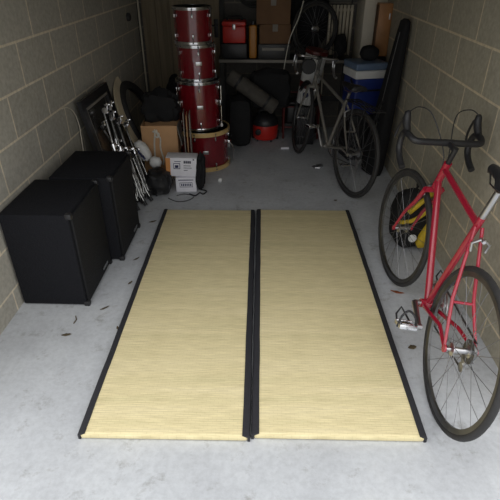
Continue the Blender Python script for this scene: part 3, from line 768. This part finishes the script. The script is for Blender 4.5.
obj('switch_panel', MB().box((-.02, -.108, .222), (.07, .012, .022), Matrix.Rotation(math.radians(-38), 3, 'X'), bev=.004), 'steel', t)

# ------------------------------------------------------------------ back: red tube trolley, tub, box, wheel
t = thing('trolley', 'red tubular trolley with dark decks standing under the workbench front edge', 'trolley', (.37, 5.04, 0))
for s in (-1, 1):
    fr = MB().curve([(s * .18, -.10, .0), (s * .18, -.10, .2), (s * .18, -.10, .38), (s * .18, -.06, .44), (s * .18, .06, .44), (s * .18, .10, .38), (s * .18, .10, .2), (s * .18, .10, 0)], .011, 10, 8)
    obj('tube_frame', fr, 'redtube', t)
for y_, z in ((-.10, .33), (-.10, .12), (.10, .12), (.06, .44)): obj('crossbar', MB().cyl((-.18, y_, z), (.18, y_, z), .009, n=12), 'redtube', t)
obj('deck', MB().box((0, 0, .362), (.335, .19, .018), bev=.003), 'black', t)
obj('lower_deck', MB().box((0, 0, .14), (.335, .19, .03), bev=.003), 'darkgrey', t)
tag(obj('suitcase', MB().box((.37, 5.04, .246), (.30, .17, .18), bev=.02, seg=3), 'black', origin=(.37, 5.04, .156)), 'small black case on the lower deck of the red trolley', 'case')
t = thing('crate', 'small black crate on the floor under the tilted white tub', 'crate', (.402, 4.83, 0))
obj('crate_body', MB().box((0, 0, .19), (.18, .18, .38), bev=.008), 'black', t)
for z in (.08, .19, .30): obj('rib', MB().box((0, 0, z), (.19, .19, .018), bev=.004), 'black', t)
t = thing('plastic_tub', 'tall white plastic tub with red bands tilted on a small black crate', 'tub', (.388, 4.825, .404), (math.radians(4), math.radians(10), 0))
obj('tub_body', MB().lathe([(0, 0), (.082, 0), (.086, .006), (.101, .46), (.104, .47), (0, .47)], n=40), 'white', t)
obj('lid', MB().lathe([(0, .471), (.108, .471), (.110, .49), (.104, .505), (0, .505)], n=40), 'redtube', t)
obj('label_band', MB().lathe([(.090, .155), (.0925, .155), (.0945, .215), (.092, .215)], n=40, closed=True), 'redtube', t)
obj('label_symbol', MB().lathe([(0, 0), (.028, 0), (.028, .003), (0, .003)], (-.02, -.0875, .10), (-.15, -1, 0), 24), 'navy', t)
tag(obj('pale_strip', MB().box((.20, 4.60, .0125), (.085, .022, .022), Matrix.Rotation(.12, 3, 'Z'), bev=.005), 'whitecard', origin=(.20, 4.6, 0)), 'short pale strip lying on the floor at the trolley foot', 'strip')  # plain pale strip, gives no light
t = thing('bicycle_wheel', 'small bicycle wheel standing upright on the workbench right of the brown boxes', 'wheel')
t.matrix_world = Matrix.Translation(V((.478, 5.10, .7845))) @ Matrix.Rotation(math.radians(24), 4, 'Z') @ Matrix.Rotation(math.radians(-3), 4, 'X')
wheel(t, (0, 0, .255), .255, .018, None, 'dullsteel', .06)
t = thing('jacket', 'black jacket hanging on the end wall beside the radiator', 'jacket', (.40, 5.30, .82))
obj('body', MB().blob((0, -.005, .34), (.33, .07, .72), 41, .1, 2.4, .6, False), 'blackcloth', t)
for s in (-1, 1): obj('sleeve', MB().blob((s * .165, -.008, .36), (.09, .065, .58), 43 + s, .1, 2.6, .8, False), 'blackcloth', t)
obj('hook', MB().tube([(0, .05, .76), (0, .0, .76), (0, -.005, .70)], .006, 8), 'steel', t)
tag(obj('bag', MB().blob((.725, 5.08, .895), (.13, .16, .22), 47, .14, 2.2, .85), 'blackcloth', origin=(.725, 5.08, .7835)), 'small black bag on the workbench right end in front of the radiator', 'bag')
tag(obj('cane', MB().curve([(.164, 4.86, .66), (.195, 4.88, .867), (.227, 4.89, 1.007), (.293, 4.90, 1.159), (.33, 4.90, 1.30)], .0045, 8, 8), 'rope', origin=(.164, 4.86, .66)), 'thin pale bent cane rising beside the brown boxes', 'cane')
# radiator
t = thing('radiator', 'cream column radiator on the end wall left of the white pillar', 'radiator', (.735, 5.305, .70))
for k in range(7):
    x = -.108 + k * .036
    s_ = MB().tube(smooth([(x, 0, .0), (x, 0, .03), (x, 0, .27), (x, 0, .50), (x, 0, .535)], 4), [.010] + [.0145] * 15 + [.010], 12)
    obj('column', s_, 'radiator', t)
for z in (.035, .49): obj('header_pipe', MB().cyl((-.125, .012, z), (.125, .012, z), .013, n=14), 'radiator', t)
for x in (-.135, .135): obj('feed_pipe', MB().tube([(x * .9, .012, .035), (x, .012, .0), (x, .012, -.699)], .008, 10), 'radiator', t)
# dark shelf at the very top in front of the radiator
t = thing('holdall', 'black holdall on the bracket shelf above the radiator', 'bag', (.70, 5.19, 1.365))
obj('bag_body', MB().blob((0, 0, .10), (.34, .20, .21), 51, .1, 2, .7), 'blackcloth', t)
obj('strap', MB().curve([(-.1, -.03, .19), (-.08, -.03, .25), (.08, -.03, .25), (.1, -.03, .19)], .008), 'blackcloth', t)
t = thing('wall_shelf', 'narrow dark shelf fixed on the end wall above the radiator', 'shelf', (.70, 5.22, 1.34))
obj('shelf_board', MB().box((0, 0, .012), (.37, .255, .022), bev=.002), 'darkgrey', t)
for s in (-1, 1): obj('bracket', MB().tube([(s * .14, .12, -.10), (s * .14, .12, 0), (s * .14, -.05, 0)], .007, 8), 'darkgrey', t)

# ------------------------------------------------------------------ back right: cool box, crate, wood, long bag
RZ = math.radians(15)
t = thing('crate', 'black plastic crate on the floor supporting the blue cool box', 'crate', (.880, 4.465, 0), (0, 0, RZ))
obj('crate_body', MB().box((0, 0, .21), (.29, .28, .42), bev=.012), 'black', t)
for z in (.10, .22, .34): obj('rib', MB().box((0, 0, z), (.30, .29, .02), bev=.004), 'black', t)
t = thing('cool_box', 'blue cool box with white rim and grey-blue lid behind silver bicycle', 'cool box', (.880, 4.465, .4215), (0, 0, RZ))
bd = MB(); a, c = (.31, .30), (.335, .32); z0, z1 = .0, .315
bd.box((0, 0, .158), (.285, .27, .316), bev=.018, seg=3)
obj('box_body', bd, 'blue', t)
obj('rim', MB().box((0, 0, .348), (.305, .29, .068), bev=.010, seg=3), 'white', t)
obj('lid', MB().box((0, 0, .412), (.308, .293, .056), bev=.014, seg=3), 'slate', t)
obj('carry_handle', MB().tube([(-.155, -.05, .30), (-.155, -.13, .24), (-.11, -.160, .22), (.11, -.160, .22), (.155, -.13, .24), (.155, -.05, .30)], .009, 10), 'black', t)
tag(obj('rucksack', MB().blob((.90, 4.49, .92), (.17, .16, .13), 61, .06, 2.0, .9), 'blackcloth', origin=(.90, 4.49, .862)), 'small black domed bag sitting on the cool box lid', 'bag')
# tall dark cabinet carrying the wooden drawer front
t = thing('wooden_box', 'upright varnished wooden box leaning on the right wall above black case', 'box', (1.036, 4.745, .862), (0, 0, 0))
obj('box_body', MB().box((0, 0, .215), (.12, .13, .43), Matrix.Rotation(math.radians(0), 3, 'X'), bev=.004), 'wood', t)
obj('front_panel', MB().box((0.0, -.068, .21), (.10, .006, .39), bev=.003), 'wood', t)
obj('hinge', MB().box((.04, -.073, .33), (.012, .005, .05), bev=.001), 'steel', t)
obj('edge_strip', MB().box((-.062, -.02, .21), (.006, .10, .41), bev=.001), 'carddark', t)
tag(obj('instrument_case', MB().box((1.032, 4.745, .431), (.125, .16, .86), bev=.02, seg=3), 'blackcloth', origin=(1.032, 4.745, 0)), 'upright black case by the right wall under the wooden box', 'case')
# long tapered black bag leaning on the right wall
P0, P1 = V((.945, 4.02, .0)), V((1.045, 4.0, 1.24)); T = align(P0, P1)
lb = MB(); L_ = (P1 - P0).length; vs = []; n = 20
prof = [(0, .02), (.004, .10), (.06, .112), (.25, .105), (.5, .088), (.75, .068), (.93, .052), (.985, .044), (1.0, .02)]
for u, w in prof:
    for j in range(n):
        an = 2 * PI * j / n; ca, sa = math.cos(an), math.sin(an)
        kx = abs(ca) ** .6 * (1 if ca > 0 else -1); ky = abs(sa) ** .6 * (1 if sa > 0 else -1)
        vs.append((kx * w * .55, ky * w, u * L_ + .012 * (1 if u == 0 else 0)))
fs = [(i * n + j, i * n + (j + 1) % n, (i + 1) * n + (j + 1) % n, (i + 1) * n + j) for i in range(len(prof) - 1) for j in range(n)] + [tuple(range(n)), tuple((len(prof) - 1) * n + j for j in range(n))]
lb.add(vs, fs)
t = thing('long_bag', 'long tapered black padded bag leaning upright on the right wall', 'bag'); t.matrix_world = T @ Matrix.Rotation(math.radians(25), 4, 'Z')
obj('bag_body', lb, 'blackcloth', t)
obj('zip', MB().tube([(-.064, 0, .03), (-.060, 0, .3), (-.049, 0, .6), (-.039, 0, .9), (-.029, 0, 1.15)], .004, 6), 'dullsteel', t)
obj('carry_handle', MB().curve([(-.054, -.02, .46), (-.082, -.02, .50), (-.082, -.02, .60), (-.048, -.02, .64)], .008), 'black', t)
t = thing('pole', 'black pole leaning on the right wall between long bag and crate', 'pole'); t.matrix_world = align((.90, 4.17, .0), (1.075, 4.17, 1.20))
obj('shaft', MB().cyl((0, 0, .03), (0, 0, 1.20), .015, n=14), 'black', t)
obj('end_cap', MB().cyl((0, 0, .004), (0, 0, .04), .018, n=14), 'rubber', t)

# black and yellow backpack behind the red bicycle's front wheel
t = thing('backpack', 'black backpack with yellow trim on the floor behind the red bicycle', 'backpack', (.945, 2.76, 0), (0, 0, math.radians(20)))
bk = obj('bag_body', MB().blob((0, 0, .20), (.235, .24, .41), 71, .06, 1.8, .75), 'blackcloth', t)
obj('yellow_trim', MB().tube(smooth([(-.10, -.10, .30), (-.05, -.118, .36), (.02, -.108, .405), (.08, -.07, .385), (.11, .0, .33)], 6), .015, 8), 'yellow', t)
obj('yellow_trim', MB().tube(smooth([(-.115, -.03, .20), (-.085, -.124, .255), (-.01, -.130, .295), (.05, -.128, .33)], 6), .013, 8), 'yellow', t)
obj('side_pocket', MB().blob((.05, -.115, .13), (.10, .07, .20), 73, .06, 2, .8, False, R=Matrix.Rotation(math.radians(20), 3, 'Y')), 'yellow', t)
obj('badge', MB().lathe([(0, 0), (.026, 0), (.026, .004), (0, .006)], (-.06, -.128, .13), (-.3, -1, .1), 22), 'white', t)
obj('strap', MB().curve([(.02, .02, .40), (.03, .0, .44), (.05, .05, .44), (.06, .07, .39)], .008), 'black', t)

# ------------------------------------------------------------------ leaves, twigs, scraps
def leaf(x, y, L_, W__, rz, m, label, curl=.3):
    vs = []; fs = []; n = 9
    for i in range(n):
        u = i / (n - 1); w = W__ * math.sin(PI * u) ** .8 * .5 * (1 + .15 * math.sin(u * 17)); z = .004 + curl * L_ * (.25 * (2 * u - 1) ** 2)
        for q in (-1, 0, 1): vs.append(((u - .5) * L_, q * w, z + (.25 * w if q else 0)))
    for i in range(n - 1):
        for j in range(2): fs.append((i * 3 + j, i * 3 + j + 1, (i + 1) * 3 + j + 1, (i + 1) * 3 + j))
    T = Matrix.Translation(V((x, y, 0))) @ Matrix.Rotation(rz, 4, 'Z')
    o = obj('leaf', MB().add(vs, fs, T), m, origin=(x, y, 0))
    md = o.modifiers.new('thickness', 'SOLIDIFY'); md.thickness = .0012
    return tag(o, label, 'leaf', 'dry leaves on the floor')
leaf(.765, 2.215, .080, .020, -.35, 'leafo', 'orange dry leaf on the floor below the red bicycle front wheel')
leaf(.735, 1.764, .045, .028, .3, 'leafb', 'small dark leaf on the floor below the red bicycle pedal')
leaf(-.855, 2.02, .055, .012, .75, 'leafb', 'thin brown leaf on the floor at the near corner of the nearest speaker')
leaf(-.985, 1.80, .05, .018, .2, 'leafb', 'dark leaf scrap on the floor at the left, below the nearest speaker')
leaf(-.775, 2.26, .04, .012, 1.1, 'leafb', 'small dark leaf near the mat edge beside the nearest speaker')
leaf(-.80, 2.52, .05, .012, .9, 'leafb', 'narrow dark leaf on the floor beside the farther speaker')
leaf(-.74, 1.86, .03, .012, 2.0, 'leafb', 'tiny brown leaf touching the left mat border')
leaf(-.80, 3.02, .06, .02, .5, 'leafb', 'dark leaf on the floor between farther speaker and mat corner')
leaf(.56, 3.42, .03, .02, .4, 'leafb', 'tiny dark leaf on the floor below the silver bicycle rear wheel')
leaf(.93, 1.95, .035, .015, .4, 'leafb', 'small brown leaf by the right wall behind the red bicycle')
t = MB(); t.tube([(-.99, 1.95, .003), (-.975, 1.92, .004), (-.98, 1.89, .003)], .003, 6)
tag(obj('twig', t, 'leafb', origin=(-.98, 1.92, 0)), 'short dark twig on the floor just below the nearest speaker', 'twig')
sc1 = MB(); sc1.box((.50, 4.13, .012), (.055, .035, .022), Matrix.Rotation(.5, 3, 'Z'), bev=.004); sc1.tube([(.46, 4.15, .008), (.44, 4.12, .008), (.46, 4.09, .008), (.50, 4.09, .008)], .005, 8)
tag(obj('bicycle_pedal', sc1, 'steel', origin=(.49, 4.12, 0)), 'loose silver pedal lying on the floor beside the silver bicycle', 'pedal')

# ------------------------------------------------------------------ sky light
w = bpy.data.worlds.new('overcast'); S.world = w; w.use_nodes = True
nt = w.node_tree; bg = nt.nodes['Background']
tc = nt.nodes.new('ShaderNodeTexCoord'); sp = nt.nodes.new('ShaderNodeSeparateXYZ'); nt.links.new(tc.outputs['Generated'], sp.inputs[0])
cr = nt.nodes.new('ShaderNodeValToRGB'); e = cr.color_ramp.elements
e[0].position = 0.; e[0].color = (.36, .365, .37, 1); e[1].position = 1.; e[1].color = (1.0, 1.0, 1.0, 1)
nt.links.new(sp.outputs['Z'], cr.inputs['Fac']); nt.links.new(cr.outputs[0], bg.inputs['Color'])
bg.inputs['Strength'].default_value = 1.0
# light portal in the open doorway (helps sampling the sky, emits nothing itself)
pl = bpy.data.lights.new('doorway_portal', 'AREA'); pl.shape = 'RECTANGLE'; pl.size = 2.42; pl.size_y = 1.85
po = bpy.data.objects.new('doorway_portal', pl); C.objects.link(po)
po.location = (-.11, YO + .01, .925); po.rotation_euler = (math.radians(90), 0, 0)
pl.cycles.is_portal = True

# ------------------------------------------------------------------ camera
cam = bpy.data.cameras.new('camera'); co = bpy.data.objects.new('camera', cam); C.objects.link(co)
co.location = (0, 0, 1.623)
co.rotation_euler = (math.radians(90 - 31.4), 0, math.radians(1.85))
cam.sensor_width = 36; cam.lens = 477 / 500 * 36; cam.clip_start = .05
S.camera = co
S.view_settings.view_transform = 'Standard'; S.view_settings.look = 'None'; S.view_settings.gamma = 1
S.view_settings.use_curve_mapping = False
S.view_settings.exposure = 1.35
S.cycles.use_denoising = True
S.cycles.max_bounces = 10; S.cycles.diffuse_bounces = 6
